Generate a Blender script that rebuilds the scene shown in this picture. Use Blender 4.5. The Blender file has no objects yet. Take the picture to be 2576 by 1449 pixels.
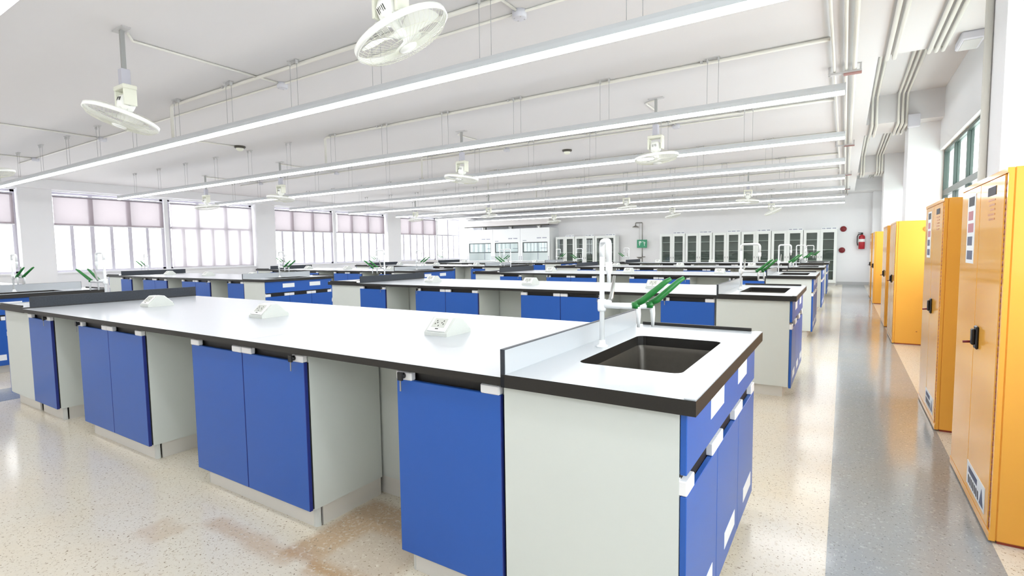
import bpy, bmesh, math, random
from mathutils import Vector, Matrix, Quaternion
random.seed(7)
S = bpy.context.scene
COL = S.collection
R = math.radians

# ------------------------------------------------------------------ camera
cam_d = bpy.data.cameras.new('camera'); cam = bpy.data.objects.new('camera', cam_d); COL.objects.link(cam)
cam_d.sensor_width = 36.0; cam_d.lens = 1310.3 / 2576 * 36.0; cam_d.clip_start = .02; cam_d.clip_end = 200
yaw, pitch, roll = R(32.538), R(4.087), R(-.775)
fw = Vector((-math.sin(yaw)*math.cos(pitch), math.cos(yaw)*math.cos(pitch), -math.sin(pitch)))
r0 = Vector((math.cos(yaw), math.sin(yaw), 0)); u0 = r0.cross(fw)
rt = r0*math.cos(roll) + u0*math.sin(roll); up = -r0*math.sin(roll) + u0*math.cos(roll)
m = Matrix((rt, up, -fw)).transposed().to_4x4(); m.translation = (0, 0, 1.32)
cam.matrix_world = m
S.camera = cam
# ------------------------------------------------------------------ world, exposure
w = bpy.data.worlds.new('overcast_sky'); S.world = w; w.use_nodes = True
bg = w.node_tree.nodes['Background']; bg.inputs[0].default_value = (.97, .975, 1, 1); bg.inputs[1].default_value = 3.6
S.view_settings.view_transform = 'Standard'; S.view_settings.look = 'None'
S.view_settings.exposure = 1.02; S.view_settings.gamma = 1.0; S.view_settings.use_curve_mapping = False
TUBE = 11.6            # emission of the ceiling light strips

# ------------------------------------------------------------------ materials
def srgb(r, g, b):
    f = lambda c: (c/255/12.92 if c/255 <= .04045 else ((c/255+.055)/1.055)**2.4)
    return (f(r), f(g), f(b), 1)
MATS = {}
def mat(name, col, rough=.5, metal=0., spec=.5, noise=0., nscale=8., bump=0., bscale=200., emit=0., coat=0.):
    mt = bpy.data.materials.new(name); mt.use_nodes = True
    nt = mt.node_tree; b = nt.nodes['Principled BSDF']
    c = srgb(*col)
    b.inputs['Base Color'].default_value = c; b.inputs['Roughness'].default_value = rough
    b.inputs['Metallic'].default_value = metal; b.inputs['Specular IOR Level'].default_value = spec
    if coat: b.inputs['Coat Weight'].default_value = coat; b.inputs['Coat Roughness'].default_value = .05
    if emit: b.inputs['Emission Color'].default_value = c; b.inputs['Emission Strength'].default_value = emit
    if noise or bump: tc = nt.nodes.new('ShaderNodeTexCoord')
    if noise:
        n = nt.nodes.new('ShaderNodeTexNoise'); n.inputs['Scale'].default_value = nscale; n.inputs['Detail'].default_value = 4
        nt.links.new(tc.outputs['Object'], n.inputs['Vector'])
        mx = nt.nodes.new('ShaderNodeMix'); mx.data_type = 'RGBA'
        k = 1 - noise
        mx.inputs[6].default_value = (c[0]*k, c[1]*k, c[2]*k, 1); mx.inputs[7].default_value = tuple(min(1, v*(1+noise*.5)) for v in c[:3]) + (1,)
        nt.links.new(n.outputs['Fac'], mx.inputs[0]); nt.links.new(mx.outputs[2], b.inputs['Base Color'])
    if bump:
        n2 = nt.nodes.new('ShaderNodeTexNoise'); n2.inputs['Scale'].default_value = bscale
        nt.links.new(tc.outputs['Object'], n2.inputs['Vector'])
        bp = nt.nodes.new('ShaderNodeBump'); bp.inputs['Strength'].default_value = bump; bp.inputs['Distance'].default_value = .002
        nt.links.new(n2.outputs['Fac'], bp.inputs['Height']); nt.links.new(bp.outputs['Normal'], b.inputs['Normal'])
    MATS[name] = mt
    return mt
mat('wall_paint', (241, 241, 243), .75, noise=.03, nscale=1.5)
mat('ceiling_paint', (222, 220, 221), .85, noise=.03, nscale=.8)
mat('baseboard_grey', (196, 197, 198), .45)
mat('blue_laminate', (44, 94, 180), .33, spec=.35, noise=.04, nscale=3)
mat('blue_edge', (30, 46, 128), .4)
mat('white_panel', (214, 219, 215), .42, noise=.02, nscale=4)
mat('white_top', (190, 194, 199), .24, noise=.015, nscale=5)
mat('black_core', (30, 27, 24), .45, noise=.35, nscale=180)
mat('black_panel', (48, 54, 64), .5, noise=.45, nscale=90)
mat('dark_gap', (16, 15, 17), .6)
mat('handle_white', (240, 240, 242), .35)
mat('sticker_white', (243, 246, 248), .5)
mat('sticker_ink', (96, 100, 122), .6)
mat('sticker_red', (196, 130, 138), .6)
mat('sticker_black', (58, 56, 60), .6)
mat('steel_kick', (222, 219, 213), .3, metal=.1, noise=.04, nscale=6)
mat('kick_corner', (205, 207, 204), .4)
mat('basin_dark', (82, 77, 70), .3, metal=.35, noise=.15, nscale=40)
mat('faucet_white', (243, 245, 246), .18, spec=.6)
mat('lever_green', (34, 120, 52), .3)
mat('steel', (168, 168, 166), .3, metal=.8)
mat('black_plastic', (20, 20, 22), .35)
mat('socket_body', (216, 219, 214), .4)
mat('socket_plate', (244, 244, 242), .3)
mat('socket_panel', (206, 208, 200), .45)
mat('socket_hole', (70, 70, 66), .6)
mat('yellow_steel', (250, 182, 80), .11, spec=.14)
mat('yellow_dark', (206, 128, 44), .4)
mat('hinge_red', (158, 62, 40), .4)
mat('fan_cream', (232, 233, 218), .4)
mat('fan_white', (246, 247, 242), .35)
mat('fan_grey', (190, 190, 200), .5)
mat('fan_pole', (160, 162, 160), .4, metal=.3)
mat('light_housing', (206, 209, 212), .4)
mat('wire_grey', (168, 168, 170), .5)
mat('conduit_white', (224, 222, 214), .4)
mat('box_grey', (206, 206, 214), .5)
mat('bracket_grey', (190, 189, 189), .45)
mat('bracket_rust', (160, 120, 116), .6)
mat('sensor_dark', (70, 66, 58), .5)
mat('alu_frame', (206, 202, 212), .4)
mat('green_frame', (60, 72, 68), .4)
mat('cabinet_white', (234, 238, 236), .4)
mat('cabinet_inside', (122, 130, 124), .6, noise=.12, nscale=6)
mat('shelf_light', (196, 204, 200), .5)
mat('hood_white', (238, 241, 243), .35)
mat('hood_inside', (236, 242, 241), .5)
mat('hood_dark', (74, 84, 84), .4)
mat('tag_ink', (118, 124, 150), .6)
mat('sign_green', (60, 150, 112), .5)
mat('sign_white', (232, 244, 238), .5)
mat('shower_steel', (150, 148, 144), .35, metal=.6)
mat('red_paint', (176, 26, 38), .3)
mat('dark_red', (126, 26, 34), .4)
mat('paper_white', (238, 238, 236), .6)
mat('hedge_leaf', (44, 82, 50), .6, noise=.5, nscale=4)
mat('trunk_brown', (84, 70, 56), .8)
mat('duct_white', (232, 228, 228), .5)
def emis(name, col, st):
    mt = bpy.data.materials.new(name); mt.use_nodes = True; nt = mt.node_tree
    nt.nodes.remove(nt.nodes['Principled BSDF'])
    e = nt.nodes.new('ShaderNodeEmission'); e.inputs[0].default_value = col; e.inputs[1].default_value = st
    nt.links.new(e.outputs[0], nt.nodes['Material Output'].inputs[0]); MATS[name] = mt
emis('tube_glow', (.97, .985, 1, 1), TUBE)
emis('hood_fill_glow', (1, 1, 1, 1), 3.0)
def glassy(name, tint, gl=.08, rough=.02):
    mt = bpy.data.materials.new(name); mt.use_nodes = True; nt = mt.node_tree
    nt.nodes.remove(nt.nodes['Principled BSDF'])
    t = nt.nodes.new('ShaderNodeBsdfTransparent'); t.inputs[0].default_value = tint
    g = nt.nodes.new('ShaderNodeBsdfGlossy'); g.inputs['Roughness'].default_value = rough
    mx = nt.nodes.new('ShaderNodeMixShader'); mx.inputs[0].default_value = gl
    nt.links.new(t.outputs[0], mx.inputs[1]); nt.links.new(g.outputs[0], mx.inputs[2])
    nt.links.new(mx.outputs[0], nt.nodes['Material Output'].inputs[0]); MATS[name] = mt
glassy('window_glass', (.96, .98, .98, 1), .04)
glassy('frosted_pane', (.86, .93, .9, 1), .06, .3)
glassy('cabinet_glass', (.93, .96, .945, 1), .05)
glassy('sash_glass', (.95, .98, .98, 1), .05)
def blind_mat(name, col, tr):
    mt = bpy.data.materials.new(name); mt.use_nodes = True; nt = mt.node_tree
    nt.nodes.remove(nt.nodes['Principled BSDF'])
    a = nt.nodes.new('ShaderNodeBsdfTranslucent'); a.inputs[0].default_value = col
    d = nt.nodes.new('ShaderNodeBsdfDiffuse'); d.inputs[0].default_value = col
    t = nt.nodes.new('ShaderNodeBsdfTransparent'); t.inputs[0].default_value = (1, .96, .97, 1)
    m1 = nt.nodes.new('ShaderNodeMixShader'); m1.inputs[0].default_value = .35
    m2 = nt.nodes.new('ShaderNodeMixShader'); m2.inputs[0].default_value = tr
    nt.links.new(a.outputs[0], m1.inputs[1]); nt.links.new(d.outputs[0], m1.inputs[2])
    nt.links.new(m1.outputs[0], m2.inputs[1]); nt.links.new(t.outputs[0], m2.inputs[2])
    nt.links.new(m2.outputs[0], nt.nodes['Material Output'].inputs[0]); MATS[name] = mt
blind_mat('blind_fabric', (.175, .148, .156, 1), .06)
blind_mat('blind_fabric_sheer', (.30, .275, .285, 1), .065)

def terrazzo(name, base, dark, tan, speck, stain=False, rough=.16):
    mt = bpy.data.materials.new(name); mt.use_nodes = True; nt = mt.node_tree; L = nt.links.new
    b = nt.nodes['Principled BSDF']; b.inputs['Roughness'].default_value = rough; b.inputs['Specular IOR Level'].default_value = .5
    geo = nt.nodes.new('ShaderNodeNewGeometry')
    def noise(sc, det=3, dist=0, ys=1.0):
        mp = nt.nodes.new('ShaderNodeMapping'); mp.inputs['Scale'].default_value = (1, ys, 1)
        L(geo.outputs['Position'], mp.inputs['Vector'])
        n = nt.nodes.new('ShaderNodeTexNoise'); n.inputs['Scale'].default_value = sc; n.inputs['Detail'].default_value = det
        n.inputs['Distortion'].default_value = dist
        L(mp.outputs[0], n.inputs['Vector']); return n.outputs['Fac']
    def ramp(src, a, bb):
        r_ = nt.nodes.new('ShaderNodeMapRange'); r_.inputs[1].default_value = a; r_.inputs[2].default_value = bb; r_.clamp = True
        L(src, r_.inputs[0]); return r_.outputs[0]
    def mix(f, c1, c2):
        mx = nt.nodes.new('ShaderNodeMix'); mx.data_type = 'RGBA'
        L(f, mx.inputs[0])
        for i, c in ((6, c1), (7, c2)):
            if isinstance(c, tuple): mx.inputs[i].default_value = c
            else: L(c, mx.inputs[i])
        return mx.outputs[2]
    c = mix(ramp(noise(2.2, 4), .38, .68), srgb(*base), srgb(*tan))
    if stain:
        # worn brown patch with an old repair beside the knee space of the nearest bench
        sep = nt.nodes.new('ShaderNodeSeparateXYZ'); L(geo.outputs['Position'], sep.inputs[0])
        wob = noise(7, 3)
        def axis(out, c0, hw, k):
            a = nt.nodes.new('ShaderNodeMath'); a.operation = 'SUBTRACT'; L(sep.outputs[out], a.inputs[0]); a.inputs[1].default_value = c0
            d = nt.nodes.new('ShaderNodeMath'); d.operation = 'ABSOLUTE'; L(a.outputs[0], d.inputs[0])
            e = nt.nodes.new('ShaderNodeMath'); e.operation = 'MULTIPLY_ADD'; L(wob, e.inputs[0]); e.inputs[1].default_value = k; L(d.outputs[0], e.inputs[2])
            return ramp(e.outputs[0], hw+k*.5+.05, hw+k*.5)
        def mul(p, q):
            m_ = nt.nodes.new('ShaderNodeMath'); m_.operation = 'MULTIPLY'; L(p, m_.inputs[0])
            if isinstance(q, float): m_.inputs[1].default_value = q
            else: L(q, m_.inputs[1])
            return m_.outputs[0]
        st = mul(axis(0, -1.80, .26, .08), axis(1, 1.60, .26, .10))
        c = mix(mul(st, .62), c, srgb(176, 134, 88))
        pt = mul(axis(0, -1.70, .15, .05), axis(1, 1.52, .11, .05))
        c = mix(mul(pt, .6), c, srgb(214, 206, 192))
        for cx_, cy_, hx, hy, amt in ((-2.3, 1.30, .30, .02, .45), (-2.75, 1.12, .07, .05, .3), (-1.62, 1.30, .25, .018, .5)):
            s2 = mul(axis(0, cx_, hx, .15), axis(1, cy_, hy, .06)); c = mix(mul(s2, amt), c, srgb(186, 146, 96))
    c = mix(ramp(noise(42, 2, .4), .56, .86), c, srgb(*[min(255, v+8) for v in base]))
    c = mix(ramp(noise(60, 2, .8), .60, .68), c, srgb(*speck))
    c = mix(ramp(noise(95, 1, .5), .655, .70), c, srgb(*dark))
    L(c, b.inputs['Base Color'])
    MATS[name] = mt
terrazzo('terrazzo_beige', (226, 219, 204), (158, 142, 120), (228, 217, 196), (210, 198, 178), True, .15)
terrazzo('terrazzo_grey', (156, 160, 162), (126, 128, 127), (162, 163, 160), (178, 180, 181), False, .13)

# ------------------------------------------------------------------ mesh helpers
class MB:
    def __init__(self): self.v = []; self.f = []; self.mi = []; self.k = 0; self.smooth = []; self.sm = False
    def _add(self, vs, fs):
        o = len(self.v); self.v += [tuple(p) for p in vs]
        for f in fs: self.f.append([i+o for i in f]); self.mi.append(self.k); self.smooth.append(self.sm)
        return self
    def box(self, x0, x1, y0, y1, z0, z1):
        vs = [(x, y, z) for z in (z0, z1) for y in (y0, y1) for x in (x0, x1)]
        return self._add(vs, [(0,2,3,1),(4,5,7,6),(0,1,5,4),(2,6,7,3),(0,4,6,2),(1,3,7,5)])
    def bbox(self, x0, x1, y0, y1, z0, z1, b=.003):
        # box with chamfered edges
        xs, ys, zs = (x0, x1), (y0, y1), (z0, z1); vs = []; idx = {}
        for i in (0, 1):
            for j in (0, 1):
                for k in (0, 1):
                    sx, sy, sz = (1, -1)[i], (1, -1)[j], (1, -1)[k]
                    for a, p in enumerate(((xs[i], ys[j]+sy*b, zs[k]+sz*b), (xs[i]+sx*b, ys[j], zs[k]+sz*b), (xs[i]+sx*b, ys[j]+sy*b, zs[k]))):
                        idx[i, j, k, a] = len(vs); vs.append(p)
        fs = []
        I = idx
        for s in (0, 1):
            q = [I[s,0,0,0], I[s,1,0,0], I[s,1,1,0], I[s,0,1,0]]; fs.append(q if s else q[::-1])
            q = [I[0,s,0,1], I[0,s,1,1], I[1,s,1,1], I[1,s,0,1]]; fs.append(q if s else q[::-1])
            q = [I[0,0,s,2], I[1,0,s,2], I[1,1,s,2], I[0,1,s,2]]; fs.append(q if s else q[::-1])
        for i in (0, 1):
            for j in (0, 1):
                q = [I[i,j,0,0], I[i,j,1,0], I[i,j,1,1], I[i,j,0,1]]; fs.append(q if (i+j) % 2 else q[::-1])
                q = [I[i,0,j,0], I[i,1,j,0], I[i,1,j,2], I[i,0,j,2]]; fs.append(q[::-1] if (i+j) % 2 else q)
                q = [I[0,i,j,1], I[1,i,j,1], I[1,i,j,2], I[0,i,j,2]]; fs.append(q if (i+j) % 2 else q[::-1])
                for k in (0, 1):
                    q = [I[i,j,k,0], I[i,j,k,1], I[i,j,k,2]]; fs.append(q if (i+j+k) % 2 else q[::-1])
        return self._add(vs, fs)
    def tube(self, pts, r, n=10, caps=True):
        pts = [Vector(p) for p in pts]; rs = r if isinstance(r, (list, tuple)) else [r]*len(pts)
        vs = []; prev = None
        for i, p in enumerate(pts):
            if i == 0: t = pts[1]-pts[0]
            elif i == len(pts)-1: t = pts[-1]-pts[-2]
            else: t = (pts[i+1]-p).normalized()+(p-pts[i-1]).normalized()
            t.normalize()
            if prev is None: a = t.orthogonal().normalized()
            else:
                a = prev - t*prev.dot(t); a.normalize()
            prev = a; b_ = t.cross(a)
            sc = 1.0
            if 0 < i < len(pts)-1:
                d = (pts[i+1]-p).normalized().dot((p-pts[i-1]).normalized()); sc = 1/max(.5, math.sqrt(max(.05, (1+d)/2)))
            for k in range(n):
                an = 2*math.pi*k/n; vs.append(p+(a*math.cos(an)+b_*math.sin(an))*rs[i]*sc)
        fs = []
        for i in range(len(pts)-1):
            for k in range(n): fs.append((i*n+k, i*n+(k+1) % n, (i+1)*n+(k+1) % n, (i+1)*n+k))
        s0 = self.sm; self.sm = True; self._add(vs, fs); self.sm = False
        o = len(self.v)-len(vs)
        if caps:
            for rng in (list(range(n))[::-1], [(len(pts)-1)*n+k for k in range(n)]):
                self.f.append([o+i for i in rng]); self.mi.append(self.k); self.smooth.append(False)
        self.sm = s0
        return self
    def lathe(self, prof, n=24, c=(0, 0, 0)):
        vs = []; fs = []
        for r_, z in prof:
            for k in range(n):
                a = 2*math.pi*k/n; vs.append((c[0]+r_*math.cos(a), c[1]+r_*math.sin(a), c[2]+z))
        for i in range(len(prof)-1):
            for k in range(n): fs.append((i*n+k, i*n+(k+1) % n, (i+1)*n+(k+1) % n, (i+1)*n+k))
        s0 = self.sm; self.sm = True; self._add(vs, fs); self.sm = s0
        return self
    def prism(self, poly, a0, a1, axis='x'):
        # poly: list of 2-d points in the plane across the axis (x: (y,z); y: (x,z); z: (x,y))
        def P(p, a): return {'x': (a, p[0], p[1]), 'y': (p[0], a, p[1]), 'z': (p[0], p[1], a)}[axis]
        n = len(poly); vs = [P(p, a0) for p in poly]+[P(p, a1) for p in poly]
        fs = [list(range(n))[::-1], list(range(n, 2*n))]+[(i, (i+1) % n, n+(i+1) % n, n+i) for i in range(n)]
        return self._add(vs, fs)
    def mesh(self, name, mats):
        me = bpy.data.meshes.new(name); me.from_pydata(self.v, [], self.f)
        for m_ in mats: me.materials.append(MATS[m_])
        me.polygons.foreach_set('material_index', self.mi); me.polygons.foreach_set('use_smooth', self.smooth)
        bm = bmesh.new(); bm.from_mesh(me); bmesh.ops.recalc_face_normals(bm, faces=bm.faces); bm.to_mesh(me); bm.free()
        me.update(); return me
def K(mb, k): mb.k = k; return mb
def obj(name, mb, mats, parent=None, loc=(0, 0, 0), rot=None, label=None):
    if isinstance(mats, str): mats = (mats,)
    me = mb if isinstance(mb, bpy.types.Mesh) else mb.mesh(name, mats)
    o = bpy.data.objects.new(name, me); COL.objects.link(o); o.location = loc
    if rot is not None:
        if isinstance(rot, Quaternion): o.rotation_mode = 'QUATERNION'; o.rotation_quaternion = rot
        else: o.rotation_euler = rot
    if parent: o.parent = parent
    if label: o['label'] = label
    return o
def tag(o, label, cat, group=None):
    o['label'] = label; o['category'] = cat
    if group: o['group'] = group
    return o
def thing(name, label, cat, loc=(0, 0, 0), rz=0., group=None):
    o = bpy.data.objects.new(name, None); COL.objects.link(o); o.empty_display_size = .1
    o.location = loc; o.rotation_euler = (0, 0, rz)
    return tag(o, label, cat, group)
def struct(name, mb, mats, loc=(0, 0, 0)):
    o = obj(name, mb, mats, None, loc); o['kind'] = 'structure'; return o
def dup(root, loc, rz=0., label=None, group=None):
    r_ = root.copy(); COL.objects.link(r_); r_.location = loc; r_.rotation_euler = (0, 0, rz)
    if label: r_['label'] = label
    if group: r_['group'] = group
    for ch in list(root.children):
        c = ch.copy(); COL.objects.link(c); c.parent = r_
        for g in list(ch.children):
            d = g.copy(); COL.objects.link(d); d.parent = c
    return r_

# ------------------------------------------------------------------ the room
XL, XR, XC, YF, YB, ZC, ZU = -15.8, 1.12, .75, 21.17, -3.2, 3.1, 3.5
floor = struct('floor', MB().box(XL-.3, XR+.3, YB-.3, YF+.3, -.1, 0), 'terrazzo_beige')
for i, (a, b_) in enumerate(((-.03, .585), (-7.11, -6.50))):
    struct('trim_%d' % (i+1), MB().box(a, b_, YB, YF, 0, .0015), 'terrazzo_grey')
cl = MB().box(XL-.3, .1, YB-.3, YF+.3, ZC, ZC+.12)
cl.box(.1, .22, YB-.3, YF+.3, ZC, ZU+.1); cl.box(.1, XR+.3, YB-.3, YF+.3, ZU, ZU+.12)
ceiling = struct('ceiling', cl, 'ceiling_paint')
for a, b_ in ((YB-.3, 6.15), (9.45, 10.31), (15.42, 15.97), (20.3, YF+.3)):
    obj('beam', MB().box(.22, XR+.3, a, b_, ZC, ZU), 'ceiling_paint', ceiling)
far = struct('wall_far', MB().box(XL-.3, XR+.3, YF, YF+.25, 0, ZU), 'wall_paint')
struct('wall_near', MB().box(XL-.3, XR+.3, YB-.25, YB, 0, ZU), 'wall_paint')
struct('baseboard_far', MB().box(-.2, XC, YF-.015, YF, 0, .11), 'baseboard_grey')
# left wall with window bays
ZS, ZR0, ZR1, ZT = .95, 2.06, 2.12, 2.86
PIERS = [(-1.66, -1.0), (4.0, 4.6), (9.6, 10.25), (15.22, 15.95), (20.95, YF)]
wl = MB().box(XL-.3, XL, YB, YF, 0, ZS); wl.box(XL-.3, XL, YB, YF, ZT, ZC)
wl.box(XL-.3, XL, YB, -1.66, ZS, ZT)
wall_left = struct('wall_left', wl, 'wall_paint')
for a, b_ in PIERS: obj('column', MB().box(XL-.3, XL+.16, a, b_, 0, ZC), 'wall_paint', wall_left)
obj('beam', MB().box(XL, XL+.30, YB, YF, 2.885, ZC), 'wall_paint', wall_left)
obj('window_sill', MB().box(XL-.02, XL+.05, -1.0, 20.95, ZS-.03, ZS+.004), 'wall_paint', wall_left)
# right wall
wr = MB().box(XR, XR+.25, YB, YF, 0, 1.0); wr.box(XR, XR+.25, YB, YF, 2.68, ZU)
wall_right = struct('wall_right', wr, 'wall_paint')
RP = [(-1.51, -1.0), (4.13, 4.64), (9.76, 10.28), (15.40, 15.99), (20.9, YF)]
for a, b_ in RP: obj('column', MB().box(XC, XR+.25, a, b_, 0, ZU), 'wall_paint', wall_right)
obj('wall_panel', MB().box(XR, XR+.25, YB, -1.5, 1.0, 2.68), 'wall_paint', wall_right)

# ---- windows of the left wall
wn = 0
def left_window(y0, y1, blind, words):
    global wn
    wn += 1
    W_ = y1-y0; x = XL-.12; fd = .03
    root = struct('window_%d' % wn, (lambda q: q.box(x-fd, x+fd, y0, y0+.07, ZS, ZT).box(x-fd, x+fd, y1-.07, y1, ZS, ZT).box(x-fd, x+fd, y0, y1, ZT-.05, ZT).box(x-fd, x+fd, y0, y1, ZS, ZS+.05))(MB()), 'alu_frame')
    obj('transom', MB().box(x-fd, x+fd+.01, y0+.05, y1-.05, ZR0, ZR1), 'alu_frame', root)
    st = W_/6
    for k in range(1, 6):
        y = y0+k*st
        if k % 2 == 0:
            obj('mullion', MB().box(x-fd, x+fd+.005, y-.045, y+.045, ZS+.05, ZR0), 'alu_frame', root)
            obj('mullion', MB().box(x-fd, x+fd+.005, y-.045, y+.045, ZR1, ZT-.05), 'alu_frame', root)
        else:
            mu = obj('mullion', MB().box(x-fd, x+fd, y-.036, y+.036, ZS+.05, ZR0), 'alu_frame', root)
            obj('window_handle', MB().box(x+fd, x+fd+.03, y-.055, y+.055, 1.49, 1.51).box(x+fd, x+fd+.018, y-.012, y+.012, 1.45, 1.55), 'alu_frame', mu)
    for k in range(6):
        obj('pane', MB().box(x-.003, x+.003, y0+k*st+.022, y0+(k+1)*st-.022, ZS+.05, ZR0), 'window_glass', root)
    for k in range(3):
        obj('pane', MB().box(x-.003, x+.003, y0+2*k*st+.03, y0+2*(k+1)*st-.03, ZR1, ZT-.05), 'window_glass', root)
    if blind:
        zb = {1: ZR0+.02, 2: ZS+.03}[blind]
        e = .12 if blind == 3 else .05
        b = thing('roller_blind', words, 'blind', (XL-.02, (y0+y1)/2, ZT-.1), 0, 'roller blinds on the left windows')
        hw = W_/2-e
        obj('roller_tube', MB().tube([(0, -hw, 0), (0, hw, 0)], .028, 12), 'alu_frame', b)
        obj('fabric', MB()._add([(.027, -hw, zb-(ZT-.1)), (.027, hw, zb-(ZT-.1)), (.027, hw, 0), (.027, -hw, 0)], [(0, 1, 2, 3)]), 'blind_fabric' if blind == 1 else 'blind_fabric_sheer', b)
        obj('bottom_bar', MB().box(.02, .034, -hw, hw, zb-(ZT-.1)-.02, zb-(ZT-.1)), 'handle_white', b)
BAYS = [(-1.0, 1.44, 1, None), (1.52, 4.0, 1, 'pale pink roller blind half down at the left edge of the photo'),
        (4.6, 7.05, 1, 'pale pink blind half down over first full window right of leftmost pillar'),
        (7.15, 9.6, 2, 'white roller blind drawn fully down to the sill on the left wall'),
        (10.25, 12.68, 1, 'pale pink blind half down on near half of the second window bay'),
        (12.8, 15.22, 1, 'pale pink blind half down on far half of the second window bay'),
        (15.95, 18.4, 1, 'pale pink half-down blind nearest the fume hoods'), (18.5, 20.95, 0, '')]
for y0, y1, b_, wd in BAYS:
    if wd is None: continue
    left_window(y0, y1, b_, wd)
for a, b_ in ((1.44, 1.52), (7.05, 7.15), (12.68, 12.8), (18.4, 18.5)):
    obj('window_post', MB().box(XL-.2, XL-.02, a, b_, ZS, ZT), 'wall_paint', wall_left)
obj('wall_panel', MB().box(XL-.25, XL, -1.0, 1.44, ZS, ZT), 'wall_paint', wall_left)
# ---- windows of the right wall
obj('wall_panel', MB().box(XR, XR+.25, 20.2, 20.95, 1.0, 2.68), 'wall_paint', wall_right)  # unseen panel, added to narrow the last window and dim the far corner
for y0, y1 in ((-1.0, 4.13), (4.64, 9.76), (10.28, 15.42), (15.99, 20.2)):
    wn += 1; x = XR+.08; fd = .03
    q = MB()
    for a, b_ in ((y0, y0+.05), (y1-.05, y1)): q.box(x-fd, x+fd, a, b_, 1.0, 2.68)
    q.box(x-fd, x+fd, y0, y1, 2.64, 2.68); q.box(x-fd, x+fd, y0, y1, 1.0, 1.05)
    root = struct('window_%d' % wn, q, 'green_frame')
    obj('transom', MB().box(x-fd, x+fd, y0+.05, y1-.05, 2.02, 2.10), 'green_frame', root)
    n = 6; st = (y1-y0)/n
    for k in range(n):
        if k:
            obj('mullion', MB().box(x-fd, x+fd, y0+k*st-.025, y0+k*st+.025, 1.05, 2.02), 'green_frame', root)
            obj('mullion', MB().box(x-fd, x+fd, y0+k*st-.025, y0+k*st+.025, 2.10, 2.64), 'green_frame', root)
        obj('pane', MB().box(x-.003, x+.003, y0+k*st+.025, y0+(k+1)*st-.025, 2.10, 2.64), 'frosted_pane', root)
        obj('pane', MB().box(x-.003, x+.003, y0+k*st+.025, y0+(k+1)*st-.025, 1.05, 2.02), 'window_glass', root)

# ------------------------------------------------------------------ benches
HC, HM = .90, .89                     # sink worktop, main worktop heights
ROWS = [1.455+3.57*k for k in range(5)]
DX = {'A': 0.0, 'B': -7.70}
ROWW = ['nearest', 'second', 'third', 'fourth', 'farthest']
COLW = {'A': 'aisle-side', 'B': 'window-side'}

def cabinet(name, nd, wd, lock):
    """front at y=0 facing -y, x centred, origin on the floor"""
    t = thing(name, 'x', 'cabinet')
    h = wd/2
    bd = MB(); bd.box(-h, -h+.018, .026, .455, .1, .858); bd.box(h-.018, h, .026, .455, .1, .858)
    bd.box(-h+.018, h-.018, .03, .455, .1, .118); bd.box(-h+.018, h-.018, .437, .455, .118, .858)
    obj('body', bd, 'white_panel', t)
    obj('top_rail', MB().box(-h+.018, h-.018, .03, .06, .80, .858), 'black_core', t)
    obj('kick_board', MB().box(-h+.03, h-.03, .045, .057, 0, .1).box(-h+.012, -h+.024, .08, .455, 0, .1).box(h-.024, h-.012, .08, .455, 0, .1), 'steel_kick', t)
    for s in (-1, 1):
        q = MB(); cx = s*(h-.036)
        pts = [(cx, .068), (cx, .044)]+[(cx+s*.024*math.sin(a*math.pi/8), .068-.024*math.cos(a*math.pi/8)) for a in range(1, 5)]
        q.prism(pts, 0, .1, 'z'); obj('kick_corner', q, 'kick_corner', t)
    dw = wd/nd
    for k in range(nd):
        x0 = -h+k*dw+.002; x1 = x0+dw-.004
        me = MB().bbox(x0, x1, 0, .019, .1, .815, .002).mesh('door', ('blue_laminate', 'blue_edge'))
        for p_ in me.polygons:
            if abs(p_.normal.x) > .6 or p_.normal.z < -.6: p_.material_index = 1
        d = obj('door', me, (), t)
        obj('door_gasket', MB().box(x0+.006, x1-.001, .019, .026, .106, .812), 'dark_gap', d)
        for s in (0, 1):
            hx0 = x0+.002 if s == 0 else x1-.084
            obj('handle_block', MB().bbox(hx0, hx0+.082, -.006, .022, .815, .849, .004), 'handle_white', d)
        if lock is not None and ((lock == 'l' and k == 0) or (lock == 'r' and k == nd-1)):
            lx = x0+.045 if lock == 'l' else x1-.062
            q = MB().tube([(lx, -.006, .834), (lx, -.022, .834)], .012, 12)
            q.box(lx-.012, lx+.012, -.030, -.022, .818, .85)
            lk = obj('lock', q, 'black_plastic', d)
            obj('key', MB().box(lx-.003, lx+.003, -.027, -.024, .775, .818), 'steel', d)
    return t
def place(proto, first, loc, rz, label, group):
    if first:
        proto.location = loc; proto.rotation_euler = (0, 0, rz); proto['label'] = label; proto['group'] = group; return proto
    return dup(proto, loc, rz, label, group)

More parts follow.
